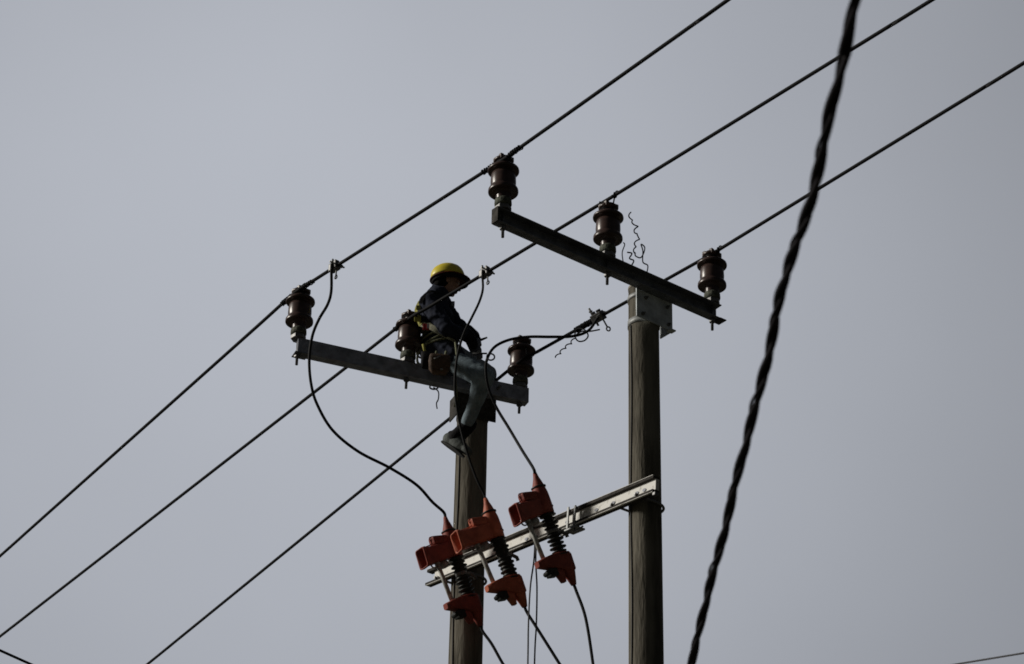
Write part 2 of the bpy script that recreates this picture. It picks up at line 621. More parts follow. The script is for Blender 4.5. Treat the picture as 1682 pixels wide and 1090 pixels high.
wdata = [
    # left edge px, left insulator wire px + offset Y, (midpoints), right insulator, right edge px
    dict(left=(0, 913), a=(486, 479, 0, -.07), b=(826, 262, 3, -.075), right=(1195, 0), zl=12.16, zr=12.22,
         lab='uppermost overhead wire, running over the left ends of both crossarms'),
    dict(left=(0, 1045), a=(668, 526, 1, -.08), b=(999, 327, 4, -.02), right=(1530, 0), zl=12.12, zr=12.30,
         lab='middle overhead wire passing in front of the lineman'),
    dict(left=(243, 1090), a=(853, 594, 2, -.12), b=(1169, 417, 5, -.02), right=(1682, 103), zl=12.02, zr=12.30,
         lab='lowest overhead wire, running behind the right pole and the lineman\'s knee'),
]
WIRES = []
for w in wdata:
    A = atY(w['a'][0], w['a'][1], INS[w['a'][2]].y + w['a'][3])
    B = atY(w['b'][0], w['b'][1], INS[w['b'][2]].y + w['b'][3])
    Lp = atZ(*w['left'], w['zl'])
    Rp = atZ(*w['right'], w['zr'])
    pts = list(reversed(extend(A, Lp, 28, 0.9)))
    n = 10
    pts += [Lp.lerp(A, k / n) + V((0, 0, -.03 * math.sin(PI * k / n) * 0)) for k in range(n)]
    pts += [A.lerp(B, k / n) for k in range(n)]
    pts += [B.lerp(Rp, k / n) for k in range(n)] + [Rp]
    pts += extend(B, Rp, 26, 1.2)
    bm = bmesh.new()
    tube(bm, crom(pts, 4), WR, 10)
    o = link('overhead_wire', bm, 'wire', origin=A)
    tag(o, w['lab'], 'wire', 'three overhead wires crossing both poles')
    WIRES.append((A, B, Lp, Rp))


def wire_at(i, px):
    """point of wire i (between insulators) whose sight line has column px"""
    A, B = WIRES[i][0], WIRES[i][1]
    best = None
    for k in range(401):
        p = A.lerp(B, k / 400)
        d = p - CAM
        x = IW / 2 + F_PX * d.dot(RT) / d.dot(FW)
        if best is None or abs(x - px) < best[0]:
            best = (abs(x - px), p)
    return best[1]


# tie wires: binding coiled round the conductor and hooked over the insulator neck
def coil(bm, a, b, r, wr, turns, jitter=0.15):
    d = b - a; ln = d.length; d.normalize()
    u = d.cross(V((0, 0, 1))).normalized(); w = d.cross(u)
    pts = []
    n = int(turns * 10)
    for k in range(n + 1):
        t = k / n
        rr = r * (1 + random.uniform(-jitter, jitter))
        a_ = 2 * PI * turns * t
        pts.append(a + d * ln * t + (u * math.cos(a_) + w * math.sin(a_)) * rr)
    tube(bm, pts, wr, 5)


tie_lens = [(.17, .16), (.12, .06), (.06, .06), (.17, .16), (.03, .03), (.03, .03)]
for i, (wi, end) in enumerate(((0, 0), (1, 0), (2, 0), (0, 1), (1, 1), (2, 1))):
    A, B, Lp, Rp = WIRES[wi]
    c = A if end == 0 else B
    nxt_l = Lp if end == 0 else A
    nxt_r = B if end == 0 else Rp
    la, lb = tie_lens[i]
    bm = bmesh.new()
    dl = (nxt_l - c).normalized(); dr = (nxt_r - c).normalized()
    coil(bm, c + dl * .06, c + dl * (.06 + la), WR + .004, .005, la / .024)
    coil(bm, c + dr * .06, c + dr * (.06 + lb), WR + .004, .005, lb / .024)
    # the loop round the crown groove
    cc = INS[i] + V((0, 0, .398))
    ring = []
    for k in range(25):
        a_ = 2 * PI * k / 24
        ring.append(cc + V((math.cos(a_) * .056, math.sin(a_) * .056, .006 * math.sin(2 * a_))))
    tube(bm, ring, .006, 5)
    for dd in (dl, dr):
        e = cc + V((dd.x, dd.y, 0)).normalized() * .056
        tube(bm, crom([e, (e + c + dd * .08) / 2 + V((0, 0, .012)), c + dd * .08], 4), .006, 5)
    # loose twisted tail
    e = c + dr * .07
    tube(bm, crom([e, e + V((.012, -.01, .03)), e + V((.03, 0, .035)), e + V((.035, .01, .018))], 4), .005, 5)
    o = link('tie_wire', bm, 'wire', origin=V(INS[i]))
    tag(o, ['coiled tie wire binding the topmost wire to the insulator at the far left',
            'coiled tie wire on the insulator behind the lineman\'s back',
            'coiled tie wire on the insulator right of the lineman',
            'coiled tie wire at the topmost insulator of the right pole',
            'short tie wire on the middle insulator of the right pole',
            'short tie wire on the lower right insulator of the right pole'][i], 'tie wire', 'tie wires on the insulators')

# ------------------------------------------------------------------ curled wire scraps
def squiggle(ctrl, r=.0045, wob=.012, per=.05):
    pts = crom(ctrl, 14)
    o = []; s_ = 0
    for k, p in enumerate(pts):
        if k:
            s_ += (p - pts[k - 1]).length
        a_ = 2 * PI * s_ / per
        o.append(p + V((math.cos(a_), math.sin(a_) * .6, math.sin(a_))) * wob)
    return o


YR = atZ(1050, 460, ZA).y
bm = bmesh.new()
tube(bm, squiggle([atY(x, y, YR) for x, y in ((1034, 348), (1037, 362), (1046, 372), (1042, 382), (1050, 388), (1043, 402), (1043, 416))], .005, .010, .07), .005, 6)
tube(bm, crom([atY(x, y, YR) for x, y in ((1043, 414), (1044, 420), (1052, 423), (1057, 416), (1059, 406), (1053, 401), (1056, 412), (1056, 430), (1064, 436), (1062, 450))], 6), .005, 6)
tag(link('wire_scrap', bm, 'wire'), 'tall crinkled wire scrap curling up behind the dark crossarm', 'wire scrap', 'curled wire scraps on the right pole')
bm = bmesh.new()
tube(bm, crom([atY(x, y, YR) for x, y in ((1030, 414), (1038, 416), (1034, 424), (1041, 428), (1037, 438), (1040, 450))], 6), .0055, 6)
tag(link('wire_scrap', bm, 'wire'), 'short hooked wire scrap just right of the middle insulator\'s neck', 'wire scrap', 'curled wire scraps on the right pole')
bm = bmesh.new()
tube(bm, crom([atY(x, y, YR) for x, y in ((1024, 398), (1026, 402), (1022, 415), (1024, 432), (1027, 448))], 6), .0045, 6)
tag(link('wire_scrap', bm, 'wire'), 'thin upright wire scrap close beside the middle insulator of the right pole', 'wire scrap', 'curled wire scraps on the right pole')
# dangling scrap under the left arm
bm = bmesh.new()
YA = atZ(715, 620, ZA).y
tube(bm, crom([atY(x, y, YA + .02) for x, y in ((709, 628), (706, 636), (712, 639), (719, 637), (717, 632))], 6), .007, 6)
tube(bm, crom([atY(x, y, YA + .02) for x, y in ((712, 636), (720, 643), (720, 655), (717, 662), (718, 671))], 6), .0055, 6)
tag(link('wire_scrap', bm, 'wire'), 'hooked wire scrap dangling under the crossarm left of the lineman\'s pole', 'wire scrap')

# ------------------------------------------------------------------ tap clamps on the wires
def make_clamp(p, d, label, rot=0.0, big=1.0):
    """bolted tap clamp gripping wire at p, wire direction d"""
    t = thing('tap_clamp', p, label, 'wire clamp', 'tap clamps on the overhead wires')
    d = d.normalized()
    y = V((0, 0, 1)).cross(d).normalized(); z = d.cross(y)
    m = frame(p, d, y, z) @ Matrix.Rotation(rot, 4, 'X') @ Matrix.Scale(big, 4)
    bm = bmesh.new()
    box(bm, (-.045, -.028, -.030), (.045, .028, .034), m, .007)
    box(bm, (-.03, -.02, .034), (-.012, .02, .052), m, .003)
    box(bm, (.014, -.02, .034), (.032, .02, .05), m, .003)
    link('clamp_body', bm, 'steel', t)
    bm = bmesh.new()
    lathe(bm, [(.008, -.05), (.008, .085), (.005, .087)], m @ Matrix.Translation((-.03, 0, 0)), 8)
    lathe(bm, [(.015, .055), (.015, .066)], m @ Matrix.Translation((-.03, 0, 0)), 6, False)
    lathe(bm, [(.007, -.07), (.007, .07)], m @ Matrix.Translation((.03, 0, .01)) @ Matrix.Rotation(R(90), 4, 'X'), 8)
    lathe(bm, [(.014, -.05), (.014, -.038)], m @ Matrix.Translation((.03, 0, .01)) @ Matrix.Rotation(R(90), 4, 'X'), 6, False)
    lathe(bm, [(.007, -.075), (.007, -.0), ], m @ Matrix.Translation((-.03, 0, .01)) @ Matrix.Rotation(R(90), 4, 'Y'), 8)
    link('clamp_bolt', bm, 'steelb', t)
    bm = bmesh.new()       # eye stem hanging below, for the hot stick
    lathe(bm, [(.006, -.088), (.006, -.03)], m @ Matrix.Translation((.025, 0, 0)), 8)
    ring = [m @ V((.025 + .014 * math.cos(2 * PI * k / 12), 0, -.10 + .014 * math.sin(2 * PI * k / 12))) for k in range(13)]
    tube(bm, ring, .0055 * big, 6)
    link('eye_stem', bm, 'steelb', t)
    return t


w0, w1, w2 = wire_at(0, 550), wire_at(1, 797), wire_at(2, 983)
make_clamp(w0, WIRES[0][1] - WIRES[0][0], 'tap clamp on the uppermost wire, right of the far left insulator')
make_clamp(w1, WIRES[1][1] - WIRES[1][0], 'tap clamp on the middle wire, right of the yellow helmet')
make_clamp(w2, WIRES[2][1] - WIRES[2][0], 'tap clamp on the lowest wire, just left of the right pole', R(40), 1.15)
# loose bound end by the third clamp
bm = bmesh.new()
q = lambda x, y, Y: atY(x, y, Y)
Yc = w2.y
tube(bm, crom([q(985, 541, Yc), q(968, 544, Yc + .05), q(955, 544, Yc + .08), q(945, 552, Yc + .1), q(950, 560, Yc + .1), q(960, 559, Yc + .08), q(966, 551, Yc + .06), q(960, 541, Yc + .06), q(948, 540, Yc + .1), q(944, 549, Yc + .12)], 6), .006, 6)
tube(bm, squiggle([q(944, 555, Yc + .12), q(938, 563, Yc + .13), q(930, 569, Yc + .13), q(922, 577, Yc + .14), q(914, 586, Yc + .14)], .005, .011, .06), .005, 6)
coil(bm, wire_at(2, 975), wire_at(2, 945), WR + .007, .006, 12)
tag(link('wire_scrap', bm, 'wire'), 'curly loose wire end hanging below the lowest wire left of the right pole', 'wire scrap')

# ------------------------------------------------------------------ pale bar joining the two poles
BARH = V((0, 0, 1))
nb_ = V((PR.x - PL.x, PR.y - PL.y, 0)).cross(V((0, 0, 1))).normalized()     # horizontal, towards the photographer's left
if nb_.y > 0:
    nb_ = -nb_
b0 = onplane(708, 951, PL + nb_ * .155, nb_); b1 = onplane(1081, 796, PL + nb_ * .155, nb_)
Z0 = (b0.z + b1.z) / 2
FB, lenB = arm_frame(b0, b1)            # local y is away from the photographer
FB = frame(b0, (b1 - b0).normalized(), V((0, 0, 1)).cross((b1 - b0).normalized()).normalized(), ((b1 - b0).normalized()).cross(V((0, 0, 1)).cross((b1 - b0).normalized()).normalized()))
bx = FB.col[0].to_3d(); by = FB.col[1].to_3d(); bz = FB.col[2].to_3d()
nout = -by
tbar = thing('mounting_bar', b0, 'pale painted steel bar slung between the two poles, carrying the fuse cutouts', 'steel bar')
bm = bmesh.new()
box(bm, (.075, -.022, -.0415), (lenB, .012, .0415), FB, .002)
link('web_plate', bm, 'white', tbar)
for sz in (-1, 1):
    bm = bmesh.new()
    lo_, hi_ = (.042, .062) if sz > 0 else (-.062, -.042)
    box(bm, (0 if sz > 0 else -.01, -.045, lo_), (lenB - .004, .0115, hi_), FB, .002)
    link('flange_rail', bm, 'rail', tbar)
    bm = bmesh.new()
    e_ = .0625 if sz > 0 else -.0655
    box(bm, (.002, -.047, e_), (lenB - .006, -.030, e_ + .003), FB)
    link('edge_strip', bm, 'white', tbar)
for pc, rad in ((PL, .127), (PR, .118)):       # U-bolts round the poles
    xx = (V((pc.x, pc.y, b0.z)) - b0).dot(bx)
    zc = b0.z + (b1.z - b0.z) * xx / lenB
    bm = bmesh.new()
    for dz in (-.035,):
        pts = []
        c0 = V((pc.x, pc.y, zc + dz))
        for k in range(17):
            a_ = PI * k / 16
            pts.append(c0 + bx * math.cos(a_) * (rad + .014) + by * math.sin(a_) * (rad + .014))
        off = (c0 - b0).dot(by)
        pts = [pts[0] - by * (off + .06)] + pts + [pts[-1] - by * (off + .06)]
        tube(bm, pts, .010, 8)
    link('u_bolt', bm, 'steel', tbar)
    bm = bmesh.new()
    for sx in (-1, 1):
        lathe(bm, [(.02, 0), (.02, .018)], FB @ Matrix.Translation((xx + sx * (rad + .014), -.022, -.035)) @ Matrix.Rotation(R(90), 4, 'X'), 6, False)
    link('nut', bm, 'steelb', tbar)
bm = bmesh.new()
box(bm, (lenB - .012, -.040, -.090), (lenB + .016, -.004, -.066), FB, .003)
link('end_bracket', bm, 'steel', tbar)
# clip and stud halfway, dark slots
xc = (onplane(945, 850, b0, by) - b0).dot(bx)
bm = bmesh.new()
box(bm, (xc - .03, -.058, -.085), (xc - .010, -.0475, .085), FB, .003)
box(bm, (xc + .05, -.058, -.085), (xc + .068, -.0475, .075), FB, .003)
box(bm, (xc - .05, -.058, -.10), (xc + .085, .03, -.086), FB, .003)
link('clamp_strap', bm, 'steelb', tbar)
bm = bmesh.new()
tube(bm, [FB @ V(p) for p in ((xc + .05, -.04, -.10), (xc + .06, -.05, -.125), (xc + .13, -.06, -.128), (xc + .17, -.06, -.12))], .006, 6)
tube(bm, [FB @ V(p) for p in ((xc - .12, -.04, -.09), (xc - .08, -.05, -.12), (xc + .0, -.05, -.12))], .01, 6)
link('stud', bm, 'steel', tbar)
bm = bmesh.new()
for px in (1012, 1050, 1062, 935, 985, 735, 870):
    xx = (onplane(px, 820 if px > 970 else 870, b0, by) - b0).dot(bx)
    lathe(bm, [(.012, 0), (.012, .006)], FB @ Matrix.Translation((xx, -.0215, -.012)) @ Matrix.Rotation(R(90), 4, 'X') @ Matrix.Scale(1.6, 4, (1, 0, 0)), 10, False)
link('bolt', bm, 'armd', tbar)

# ------------------------------------------------------------------ fuse cutouts
GC = 'red covered fuse cutouts on the pale bar'


def make_cutout(c, tilt, red, label, thick=0.0, ducts=1.0, dark_lower=True, spin=0.0, opened=0.0):
    n = (Matrix.Rotation(spin, 3, 'Z') @ nout)
    n.z = 0; n.normalize()
    a = V((0, 0, 1)) * math.cos(tilt) + n * math.sin(tilt)
    x = n * math.cos(tilt) - V((0, 0, 1)) * math.sin(tilt)
    y = a.cross(x)
    m = frame(c, x, y, a)
    t = thing('fuse_cutout', c, label, 'fuse cutout', GC)
    # ribbed insulator column
    bm = bmesh.new()
    prof = [(.030 + thick, -.21)]
    ns = 13
    for k in range(ns):
        z = -.186 + k * .031
        if abs(z) < .02:
            continue
        big = .062 if k % 2 == 0 else .055
        core = .033 + thick
        prof += [(core, z - .010), (big, z - .004), (big, z + .002), (core, z + .010)]
    prof += [(.030 + thick, .23)]
    lathe(bm, prof, m, 20)
    link('ribbed_insulator', bm, 'shed', t)
    # top cover: shell body that narrows to the cable boot
    bm = bmesh.new()
    secs = []
    for z, w, h, cx in ((.135, .120, .118, .01), (.20, .128, .128, .012), (.27, .120, .122, .010), (.30, .112, .115, .008), (.325, .096, .100, .004), (.355, .080, .084, .0), (.39, .060, .062, -.004), (.42, .040, .042, -.006), (.46, .026, .026, -.008)):
        secs.append([(px_, py_, z) for px_, py_ in rrect(cx, 0, h, w, min(w, h) * .42)])
    loft(bm, secs, m)
    up = link('upper_cover', bm, red, t)
    bm = bmesh.new()
    lathe(bm, [(.048, .337), (.056, .341), (.056, .349), (.046, .353)], m, 20)
    link('clamp_ring', bm, 'shed', up)
    # open-ended duct over the upper contact
    bm = bmesh.new()
    dl = .275 * ducts
    rad_o, rad_i = .022, .016
    H0, H1 = .125, .150
    so = [[(x_, y_, z_) for y_, z_ in rrect(0, .205 - .045 * (x_ / dl), w_, h_, rad_o)] for x_, w_, h_ in ((.055, .10, H0), (dl * .6, .10, H0 + .005), (dl - .03, .108, H0 + .010), (dl - .025, .122, H1 + .004), (dl, .122, H1 + .004))]
    si = [[(x_, y_, z_) for y_, z_ in rrect(0, .205 - .045 * (x_ / dl), w_, h_, rad_i)] for x_, w_, h_ in ((dl, .100, H1 - .012), (dl * .6, .088, H0 - .008), (.075, .088, H0 - .012))]
    loft(bm, so + si, m, True, False)
    fl = [bm.verts.new(m @ V(p)) for p in si[-1]]
    bm.faces.new(fl)
    link('contact_duct', bm, red, t)
    bm = bmesh.new()
    box(bm, (.05, -.038, .250), (.18, .038, .314), m, .016)
    link('duct_hood', bm, red, t)
    bm = bmesh.new()
    tube(bm, crom([m @ V(p) for p in ((dl - .01, 0, .205 - .045 + H1 / 2), (.185, 0, .262), (.183, 0, .314), (.05, 0, .317))], 4), .005, 6)
    tube(bm, crom([m @ V(p) for p in ((dl - .01, -.058, .160), (.16, -.052, .178), (.06, -.063, .196), (-.02, -.066, .20))], 4), .0035, 6)
    link('mould_seam', bm, red, t)
    # fuse tube with its metal ends
    bm = bmesh.new()
    q0 = m @ V((.185, 0, .13)); q1 = m @ V((.150, 0, -.235))
    tube(bm, [q0, q0.lerp(q1, .5), q1], .017, 12)
    ft = link('fuse_tube', bm, 'tube', t)
    bm = bmesh.new()
    for f0, f1, rr in ((-.02, .10, .023), (.12, .15, .019), (.88, 1.02, .022)):
        tube(bm, [q0.lerp(q1, f0), q0.lerp(q1, f1)], rr, 12)
    ring = [m @ V((.215 + .026 * math.cos(2 * PI * k / 14), .0, .10 + .026 * math.sin(2 * PI * k / 14))) for k in range(15)]
    tube(bm, ring, .006, 6)
    link('ferrule', bm, 'steelb', ft)
    bm = bmesh.new()
    lathe(bm, [(.0, -.01), (.036, -.002), (.042, .02), (.036, .05), (0, .058)], m @ Matrix.Translation((.105, -.03, .080)) @ Matrix.Rotation(R(12), 4, 'Y'), 14)
    link('contact_cap', bm, 'steelb', t)
    # bracket to the bar
    bm = bmesh.new()
    d_bar = (b0 - c).dot(by)
    pc = c + by * (d_bar - .004)
    box(bm, (-.07, -.018, -.012), (-.02, .018, .012), m, .003)
    tube(bm, [m @ V((-.06, 0, 0)), (m @ V((-.06, 0, 0))).lerp(pc, .6) + V((0, 0, .01)), pc - by * .03], .014, 8)
    lathe(bm, [(.040, -.016), (.046, -.014), (.046, .014), (.040, .016)], m, 18)
    link('mounting_bracket', bm, 'steel', t)
    # lower cover: hood over the hinge, boot running down to the cable
    bm = bmesh.new()
    secs = []
    for x_, w_, z0_, z1_ in ((.225, .055, -.252, -.207), (.16, .075, -.265, -.190), (.09, .095, -.280, -.175), (.0, .108, -.315, -.165), (-.05, .10, -.320, -.170), (-.068, .08, -.31, -.185)):
        secs.append([(x_, y_, z_) for y_, z_ in rrect(0, (z0_ + z1_) / 2, w_, z1_ - z0_, .012)])
    loft(bm, secs, m)
    lo = link('lower_cover', bm, red, t)
    bm = bmesh.new()
    secs = []
    for z, w, h, cx in ((-.27, .10, .095, -.020), (-.32, .088, .085, -.025), (-.37, .060, .06, -.030), (-.415, .036, .038, -.032)):
        secs.append([(px_, py_, z) for px_, py_ in rrect(cx, 0, h, w, min(w, h) * .4)])
    loft(bm, secs, m)
    link('cable_boot', bm, red, t)
    bm = bmesh.new()
    loft(bm, [[(px_, py_, z) for px_, py_ in rrect(cx, 0, h, w, .010)] for z, w, h, cx in ((-.27, .07, .075, .065), (-.32, .06, .06, .055), (-.385, .04, .035, .046))], m)
    link('hinge_flap', bm, red, t)
    bm = bmesh.new()
    box(bm, (.085, -.036, -.335), (.155, .036, -.276), m, .010)
    lathe(bm, [(.018, -.045), (.018, .045)], m @ Matrix.Translation((.15, 0, -.30)) @ Matrix.Rotation(R(90), 4, 'X'), 10)
    link('hinge_casting', bm, 'shed', t)
    return t, m


def on_bar(px, py, off):
    return onplane(px, py, b0 + nout * off, by)


cutA, mA = make_cutout(on_bar(758, 943, .17), R(21), 'redd', 'dark red fuse cutout in front of the left pole, lowest and leftmost of the three', thick=.008, spin=R(-7), ducts=1.12)
cutB, mB = make_cutout(on_bar(827, 912, .17), R(21), 'red', 'bright orange-red fuse cutout just right of the left pole, middle of the three', thick=.014, ducts=1.25, spin=R(-14))
cutC, mC = make_cutout(on_bar(908, 873, .17), R(21), 'redd', 'dark red fuse cutout farthest right on the pale bar, highest of the three', spin=R(-9))

# ------------------------------------------------------------------ jumper cables
JR = 0.0115


def cable(name, pts, r, m, label, cat='cable', group=None, n=8):
    bm = bmesh.new()
    tube(bm, crom(pts, n), r, 10)
    return tag(link(name, bm, m), label, cat, group)


GJ = 'jumper cables from the wires to the cutouts'
tipA, tipB, tipC = (q_ @ V((-.008, 0, .45)) for q_ in (mA, mB, mC))
preA, preB, preC = (q_ @ V((-.008, 0, .50)) for q_ in (mA, mB, mC))
pa = [w0 + V((-.02, -.03, .01)), w0 + V((-.02, -.035, -.05))]
lst = [(544, 478), (538, 500), (524, 524), (513, 552), (508, 590), (511, 630), (521, 664), (546, 706), (588, 741), (640, 768), (684, 796), (710, 824)]
for k, (x, y) in enumerate(lst):
    f_ = (k + 1) / (len(lst) + 1)
    pa.append(atY(x, y, (w0.y - .03) * (1 - f_) + (tipA.y - .0) * f_ - .05 * math.sin(PI * f_)))
pa += [preA, tipA]
cable('jumper_cable', pa, JR, 'jump', 'long black cable sweeping from the uppermost wire down to the leftmost cutout', group=GJ)
pb = [w1 + V((-.02, -.03, .01)), w1 + V((-.02, -.035, -.05))]
lst = [(793, 475), (787, 496), (775, 521), (763, 545), (754, 572), (749, 600), (747, 630), (749, 660), (756, 700), (768, 745), (783, 787)]
for k, (x, y) in enumerate(lst):
    f_ = (k + 1) / (len(lst) + 1)
    pb.append(atY(x, y, (w1.y - .03) * (1 - f_) + tipB.y * f_ - .05 * math.sin(PI * f_)))
pb += [preB, tipB]
cable('jumper_cable', pb, .0095, 'jump', 'black cable hanging from the middle wire past the lineman\'s hands to the middle cutout', group=GJ)
pcb = [w2 + V((0, -.03, -.01)), atY(966, 543, w2.y + .0), atY(940, 552, w2.y + .0)]
lst = [(905, 553, 17.95), (868, 553, 17.98), (836, 558, 18.0), (812, 570, 18.0), (800, 590, 17.98), (798, 612, 17.95), (803, 640, 17.93), (816, 670, 17.9), (836, 703, 17.8), (858, 740, 17.68)]
for x, y, Y in lst:
    pcb.append(atY(x, y, Y))
pcb += [preC, tipC]
cable('jumper_cable', pcb, JR, 'jump', 'black cable arching from the lowest wire over the lineman\'s knee to the rightmost cutout', group=GJ)
bm = bmesh.new()
c_ = atY(806, 586, 17.97)
tube(bm, [c_ + V((math.cos(a_) * .030, .01 * math.sin(a_), math.sin(a_) * .034)) for a_ in [2 * PI * k / 20 for k in range(21)]], .0065, 6)
tube(bm, [c_ + V((-.03, 0, .03)), c_ + V((-.14, .03, .045))], .007, 6)
tag(link('cable_loop', bm, 'jump'), 'small wire ring twisted on the cable beside the lineman\'s gloves', 'wire ring')

GD = 'cables leading down from the cutouts'
for mm_, lst, lab in (
        (mA, [(808, 1058), (826, 1090), (850, 1128)], 'black cable leading down from the leftmost cutout'),
        (mB, [(885, 1036), (919, 1090), (950, 1140)], 'black cable leading down from the middle cutout'),
        (mC, [(962, 1015), (974, 1090), (982, 1160)], 'black cable leading down from the rightmost cutout')):
    s0 = mm_ @ V((-.032, 0, -.40))
    s1 = mm_ @ V((-.036, 0, -.46))
    pts = [s0, s1] + [atY(x, y, s0.y) for x, y in lst]
    e = pts[-1]
    pts += [e + V((.10, .05, -.8)), e + V((.12, .1, -2.2)), e + V((.05, .1, -4.0))]
    cable('drop_cable', pts, JR, 'jump', lab, group=GD)
s0 = on_bar(879, 880, .10)
for dx, lst, lab in ((0, [(877, 920), (871, 965), (868, 1025), (867, 1090)], 'thin grey lead hanging below the bar, left one of the close pair'),
                     (1, [(880, 920), (882, 965), (881, 1025), (878, 1090)], 'thin grey lead hanging below the bar, right one of the close pair')):
    pts = [s0 + bx * .02 * dx] + [atY(x, y, s0.y) for x, y in lst]
    e = pts[-1]
    pts += [e + V((0, .05, -1.0)), e + V((.05, .1, -3.5))]
    cable('thin_lead', pts, .0062, 'thin', lab, group='thin leads under the pale bar')

# ------------------------------------------------------------------ twisted cable nearer the photographer
ctr = [(1405, 0), (1386, 90), (1362, 190), (1344, 280), (1318, 370), (1285, 470), (1264, 570), (1240, 670), (1211, 780), (1186, 885), (1160, 985), (1135, 1090)]
pz = [atZ(x, y, 5.36) for x, y in ctr]
first = [pz[0] + (pz[0] - pz[1]).normalized() * d for d in (9, 5, 2)]
last = [pz[-1] + (pz[-1] - pz[-2]).normalized() * d for d in (2, 5, 10, 18)]
path = crom(first + pz + last, 26)
tw = thing('twisted_cable', pz[6], 'thick black twisted cable running down the right side, close and slightly blurred', 'cable')
s_ = 0
arc = [0.0]
for k in range(1, len(path)):
    s_ += (path[k] - path[k - 1]).length
    arc.append(s_)
# resample evenly
total = arc[-1]; step = .02
samp = []; j = 0
nn = int(total / step)
for k in range(nn):
    t = k * step
    while arc[j + 1] < t:
        j += 1
    samp.append(path[j].lerp(path[j + 1], (t - arc[j]) / (arc[j + 1] - arc[j])))
for ph, rr, off in ((0, .0088, .0078), (PI * .95, .0083, .0080), (PI * 1.35, .0045, .0125)):
    pts = []
    phase = ph
    for k, p in enumerate(samp):
        d = (samp[min(k + 1, nn - 1)] - samp[max(k - 1, 0)]).normalized()
        u = d.cross(V((0, 0, 1))).normalized(); w = d.cross(u)
        phase += 2 * PI * step / (.60 * (1 + .22 * math.sin(k * .021) + .12 * math.sin(k * .057 + 1)))
        lo_ = 1 + .14 * math.sin(k * .11 + ph)
        pts.append(p + (u * math.cos(phase) + w * math.sin(phase)) * off * lo_)
    bm = bmesh.new()
    tube(bm, pts, rr, 10)
    link('strand', bm, 'rub', tw)

# stray wires at the lower corners
a_, b_ = atZ(-40, 1050, 9.2), atZ(60, 1095, 9.2)
bm = bmesh.new()
d = (b_ - a_).normalized()
tube(bm, [a_ - d * 12, a_ - d * 5, a_, b_, b_ + d * 4, b_ + d * 12], .010, 8)
tag(link('overhead_wire', bm, 'wire'), 'short stretch of wire cutting the bottom left corner', 'wire')
a_, b_ = atK(1575, 1090, 34), atK(1690, 1071, 32)
bm = bmesh.new()
d = (b_ - a_).normalized()
tube(bm, [a_ - d * 14, a_ - d * 6, a_, b_, b_ + d * 6, b_ + d * 14], .012, 8)
tag(link('overhead_wire', bm, 'thin'), 'thin distant wire crossing the bottom right corner', 'wire')


# ------------------------------------------------------------------ the lineman
def capsule(bm, a, b, ra, rb, seg=14, flat=None):
    """tapered capsule"""
    d = (b - a); ln = d.length
    z = d.normalized() if ln > 1e-6 else V((0, 0, 1))
    x = z.orthogonal().normalized(); y = z.cross(x)
    prof = []
    for k in range(6):
        t = -PI / 2 + (PI / 2) * k / 5
        prof.append((max(0, ra * math.cos(t)), ra * math.sin(t)))
    for k in range(6):
        t = (PI / 2) * k / 5
        prof.append((max(0, rb * math.cos(t)), ln + rb * math.sin(t)))
    lathe(bm, prof, frame(a, x, y, z), seg)


def chain(bm, pts, rs):
    for i in range(len(pts) - 1):
        capsule(bm, pts[i], pts[i + 1], rs[i], rs[i + 1])


def ellip(bm, c, x, y, z, rx, ry, rz, seg=20):
    m = frame(c, x, y, z) @ Matrix.Diagonal((rx, ry, rz, 1))
    prof = [(max(0, math.cos(-PI / 2 + PI * k / 12)), math.sin(-PI / 2 + PI * k / 12)) for k in range(13)]
    lathe(bm, prof, m, seg)


def fuse(name, bm, m, parent, voxel=.008, smooth=3, disp=0.0, dscale=12.0, label=None):
    """weld the overlapping volumes of bm into one continuous skin"""
    me = bpy.data.meshes.new('tmp'); bmesh.ops.recalc_face_normals(bm, faces=bm.faces[:]); bm.to_mesh(me); bm.free()
    o = bpy.data.objects.new('tmp', me); col.objects.link(o)
    rm = o.modifiers.new('r', 'REMESH'); rm.mode = 'VOXEL'; rm.voxel_size = voxel
    sm = o.modifiers.new('s', 'SMOOTH'); sm.iterations = smooth; sm.factor = .5
    dg = bpy.context.evaluated_depsgraph_get()
    me2 = bpy.data.meshes.new_from_object(o.evaluated_get(dg))
    b2 = bmesh.new(); b2.from_mesh(me2)
    if disp:
        b2.normal_update()
        for v in b2.verts:
            k = mnoise.noise(v.co * dscale) + .5 * mnoise.noise(v.co * dscale * 2.3)
            v.co += v.normal * disp * k
    for f in b2.faces:
        f.smooth = True
    bpy.data.objects.remove(o); bpy.data.meshes.remove(me); bpy.data.meshes.remove(me2)
    return link(name, b2, m, parent, label=label)


PX = lambda x, y, Y: atY(x, y, Y)
pel = PX(720, 574, 18.42)
waist = PX(716, 549, 18.41)
chest = PX(711, 516, 18.39)
nbase = PX(719, 484, 18.38)
head = PX(736, 464, 18.36)
shN, shF = PX(704, 497, 18.20), PX(722, 487, 18.56)
elN, elF = PX(733, 540, 18.10), PX(748, 528, 18.52)
wrN, wrF = PX(766, 550, 18.24), PX(773, 549, 18.40)
hiN, hiF = PX(724, 583, 18.30), PX(736, 578, 18.54)
knN, knF = PX(795, 619, 18.12), PX(803, 613, 18.84)
anN, anF = PX(765, 703, 18.40), PX(786, 690, 19.06)
heN, toN = PX(733, 717, 18.44), PX(770, 742, 18.36)
heF, toF = PX(770, 700, 19.1), PX(792, 722, 19.1)

EH = V((.985, .17, 0)).normalized()                       # heading
hf = (EH * math.cos(R(14)) - V((0, 0, 1)) * math.sin(R(14))).normalized()
hs = V((0, 0, 1)).cross(EH).normalized()                   # his left = away from the camera
hu = hf.cross(hs).normalized()
tax = (chest - pel).normalized()
tsd = hs
tfw = tsd.cross(tax).normalized() * 1.0

